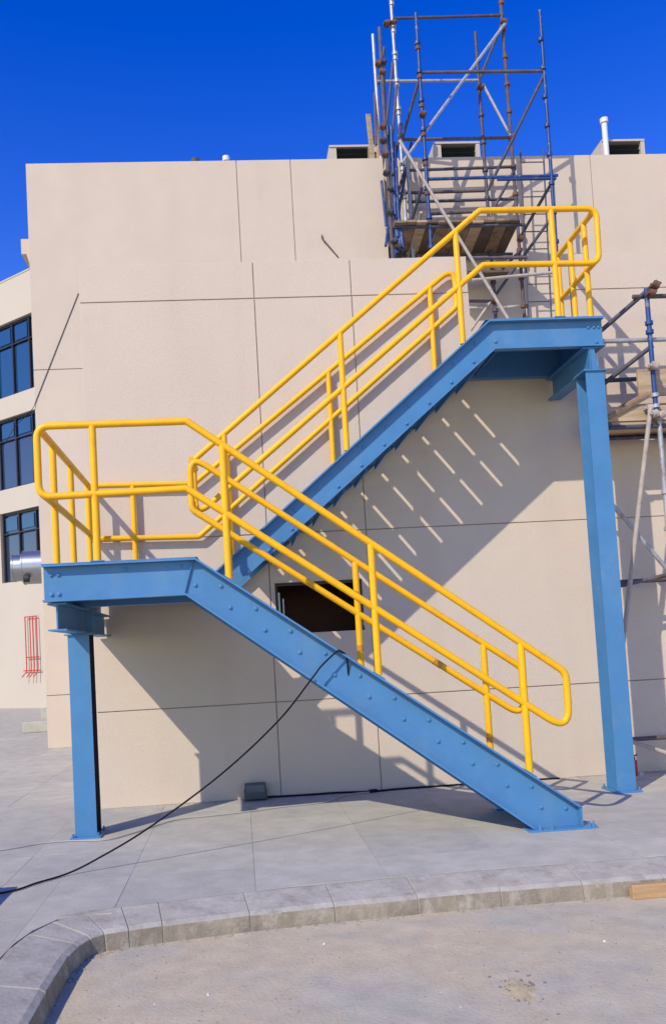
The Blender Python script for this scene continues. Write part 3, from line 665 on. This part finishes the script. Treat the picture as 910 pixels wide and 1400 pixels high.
brs = [((6.20,R9-.05,14.61),(3.58,9.34,11.06),TGALV),((3.57,9.33,11.53),(5.38,9.00,7.75),TPALE),((6.61,F9,12.89),(5.55,R9,10.95),TDARK),((5.61,R9-.06,13.24),(6.13,R9-.06,12.08),TGALV),((6.13,R9,14.61),(5.54,R9,13.34),TDARK),
 ((4.07,F9,12.84),(3.82,R9,12.08),TRUST),((6.65,F9,10.72),(6.21,R9,9.99),TDARK),((6.54,F9,9.93),(5.59,R9,8.75),TDARK),((6.17,R9-.05,11.41),(5.62,R9-.05,10.51),TDARK),((3.97,F9,10.61),(3.63,R9,9.58),TDARK),((3.83,R9,12.43),(3.40,F9,10.86),TDARK),
 ((3.58,R9,14.11),(3.40,R9,13.31),TDARK),((3.74,R9,13.78),(3.37,R9,11.49),TDARK),((3.88,R9,11.56),(3.30,F9,9.97),TRUST),((4.02,R9,12.03),(3.32,F9,9.52),TDARK),((3.92,F9,10.10),(3.91,R9,9.61),TPALE),((5.58,R9,8.75),(5.0,R9,8.0),TPALE),((6.2,R9,9.7),(5.7,R9-.2,9.2),TDARK)]
for a, b, m in brs: sc_tube('brace', a, b, TR*.9, m, tower)
for a, b in (((3.44,9.45,11.9),(3.40,9.42,9.3)),((3.50,9.5,11.6),(3.46,9.42,9.4)),((3.40,9.6,12.0),(3.52,9.4,9.35)),((3.55,9.7,11.2),(3.42,9.4,9.6))): sc_tube('brace', a, b, TR, TBLUE, tower)
for x, y, z in ((3.80,R9,14.62),(3.66,R9,14.6),(6.16,R9,14.62),(5.56,R9,13.2),(6.16,R9,12.1),(3.30,F9,10.1),(3.34,F9,9.5),(3.42,F9,9.4),(4.08,F9,12.08),(5.55,R9,9.2),(5.53,R9,8.6),(5.95,9.6,9.6)):
    coupler(x, y, z, COUPLER if random.random() < .6 else TDARK, tower, 1.3)
# platform boards, seen from below
wd = [WOOD, WOOD, WOODP, WOODD, WOOD]
x = 3.36; i = 0
while x < 5.8:
    w_ = random.uniform(.19, .25); z0 = 9.84+random.uniform(-.01,.012); z1 = 9.66+random.uniform(-.01,.01)
    y0 = 9.33+random.uniform(-.05,.03); y1 = 10.42+random.uniform(-.06,.04)
    vs = [(x,y0,z0),(x+w_,y0,z0),(x+w_,y1,z1),(x,y1,z1)]
    MB().add(vs+[(a,b,c+.042) for a,b,c in vs], [(0,3,2,1),(4,5,6,7),(0,1,5,4),(1,2,6,5),(2,3,7,6),(3,0,4,7)]).build('plank', (WOODD if x > 5.42 else wd[i % 5]), tower, bevel=.004)
    x += w_+.008; i += 1
for x0, x1, z, y in ((4.6,5.75,9.02,9.8),(4.5,5.6,9.08,10.05)): MB().box(x0, x1, y, y+.22, z, z+.05).build('plank', WOODD, tower, bevel=.004)
MB().box(5.05,5.42,9.5,9.62,9.89,10.03).build('plank', WOOD, tower, bevel=.005)
for k, (x, t, z0, z1) in enumerate(((3.24,.05,11.35,12.75),(3.33,.06,11.2,12.95),(3.17,.045,11.5,12.35))):
    o = MB().box(-.05, .05, 0, .035, 0, z1-z0).build('plank', (WOODP, WOODO, WOOD)[k], tower, bevel=.004); o.location = (x, 10.42+.05*k, z0); o.rotation_euler = (0.02, (-.05, .04, .09)[k], (.2, -.3, .1)[k])
for k in range(9):
    x0 = 3.22+random.uniform(0, .26); z0 = 9.3+random.uniform(0, 3.0)
    sc_tube('brace', (x0, random.uniform(9.4,10.3), z0), (x0+random.uniform(-.12,.2), random.uniform(9.4,10.3), z0+random.uniform(.7,1.7)), TR*.8, random.choice((TDARK,TRUST,TBLUE,TPALE)), tower)
for k in range(8):
    x0 = 3.25+random.uniform(0, .25); z0 = 9.4+random.uniform(0, 3.8)
    coupler(x0, 9.42, z0, random.choice((COUPLER,TDARK)), tower, 1.2)
for k in range(5):
    o = MB().box(-.045, .045, 0, .03, 0, random.uniform(.6,1.2)).build('plank', random.choice((WOODP,WOOD,WOODO)), tower, bevel=.004); o.location = (3.16+.05*k, 10.6+.04*k, 11.35); o.rotation_euler = (random.uniform(-.06,.06), random.uniform(-.12,.1), random.uniform(-.5,.5))
lad = MB().tube([(6.27,10.1,11.75),(6.09,10.1,NZ)], .019, 8).build('ladder', TDARK, tower, smooth=True)
MB().tube([(6.76,10.1,11.75),(6.58,10.1,NZ)], .019, 8).build('stile', TDARK, lad, smooth=True)
z = NZ+.3
while z < 11.7:
    xo = 6.09+(z-NZ)*(.18/6.89)
    MB().tube([(xo,10.1,z),(xo+.49,10.1,z)], .012, 6).build('rung', TDARK, lad, smooth=True); z += .372

nears = thing('scaffold_platform', 'scaffold with board platform standing beside the tall blue column', 'scaffold', (4.58, 2.0, 0))
NRR = .0265
for x, y, z0, z1, m in ((4.575,1.95,3.93,5.37,TBLUE),(4.60,1.95,0.02,3.93,TGALV),(6.6,1.95,.02,5.4,TBLUE),(6.6,2.45,.02,5.4,TGALV)):
    o = sc_tube('standard', (x,y,z0), (x,y,z1), NRR, m, nears)
    if x < 5:
        for zz in ((4.98,4.88,4.50,4.17,4.05) if z0 > 1 else (3.1, 2.7, 1.8, .9)):
            MB().tube([(x,y,zz-.02),(x,y,zz-.008),(x,y,zz+.008),(x,y,zz+.02)], .043, 14).build('cup_joint', TBLUE if zz in (4.98,4.88) else TGALV, o, smooth=True)
    else: cup(o, x, y, 4.5, .042, TGALV)
tb = [('brace',(4.68,1.88,5.42),(3.97,2.40,4.87),TDARK),('brace',(4.60,1.95,4.73),(3.95,2.40,4.27),TDARK),('ledger',(4.44,2.0,5.30),(6.7,2.0,5.30),TRUST),('ledger',(4.05,2.03,4.82),(6.7,2.03,4.82),TGALV),('ledger',(4.02,2.45,4.50),(4.62,2.45,4.51),TDARK),
 ('brace',(4.49,1.90,4.02),(3.94,1.90,1.30),TPALE),('brace',(4.00,2.2,3.17),(4.95,2.2,1.92),TGALV),('ledger',(4.05,2.20,2.16),(6.7,2.20,2.16),TRUST),('ledger',(4.06,2.10,2.11),(6.7,2.10,2.55),TRUST),
 ('ledger',(4.0,2.20,.43),(6.7,2.20,.43),TRUST),('brace',(4.05,2.12,.43),(4.9,2.12,.10),TPALE),('ledger',(4.03,1.95,3.83),(6.7,1.95,3.83),TDARK),('ledger',(4.05,2.45,3.83),(6.7,2.45,3.83),TDARK),('ledger',(4.02,1.9,3.86),(4.02,2.56,3.86),TRUST)]
for n, a, b, m in tb: sc_tube(n, a, b, NRR*(.95), m, nears)
for x, y, z in ((4.60,1.93,5.29),(4.64,1.90,5.37),(4.52,1.93,3.95),(4.59,1.93,3.93),(4.56,1.93,4.48),(4.50,2.0,4.03)):
    coupler(x, y, z, COUPLER if z > 5 else TPALE, nears, 1.0)
yv = 2.0
for k in range(3): MB().box(4.03+.03*k, 6.9, yv, yv+.175, 3.86, 3.902).build('plank', (WOODP, WOODP, WOOD)[k], nears, bevel=.004); yv += .18
MB().box(4.02, 6.9, 1.985, 2.02, 3.906, 4.07).build('toe_board', WOODP, nears, bevel=.004)
MB().box(4.47, 6.8, 2.09, 2.13, 4.21, 4.51).build('side_board', WOODP, nears, bevel=.005)
o = MB().box(-.36, .36, -.10, .10, -.02, .02).build('plank', WOOD, nears, bevel=.004); o.location = (4.25, 2.05, 4.07); o.rotation_euler = (.25, -.44, 0)
MB().box(4.12, 4.28, 2.1, 2.26, 0, .012).tube([(4.2,2.18,.012),(4.2,2.18,.07)], .02, 10).build('base_jack', TGALV, nears)
cn = thing('spray_can', 'small red can standing at the wall behind the tall column', 'can', (4.235, 2.42, 0))
MB().tube([(4.235,2.42,.0),(4.235,2.42,.15),(4.235,2.42,.17)], .03, 14).build('can_body', RED, cn, smooth=True)
MB().tube([(4.235,2.42,.17),(4.235,2.42,.21)], .012, 10).tube([(4.22,2.42,.215),(4.27,2.42,.23)], .008, 8).build('nozzle', BLACK, cn, smooth=True)
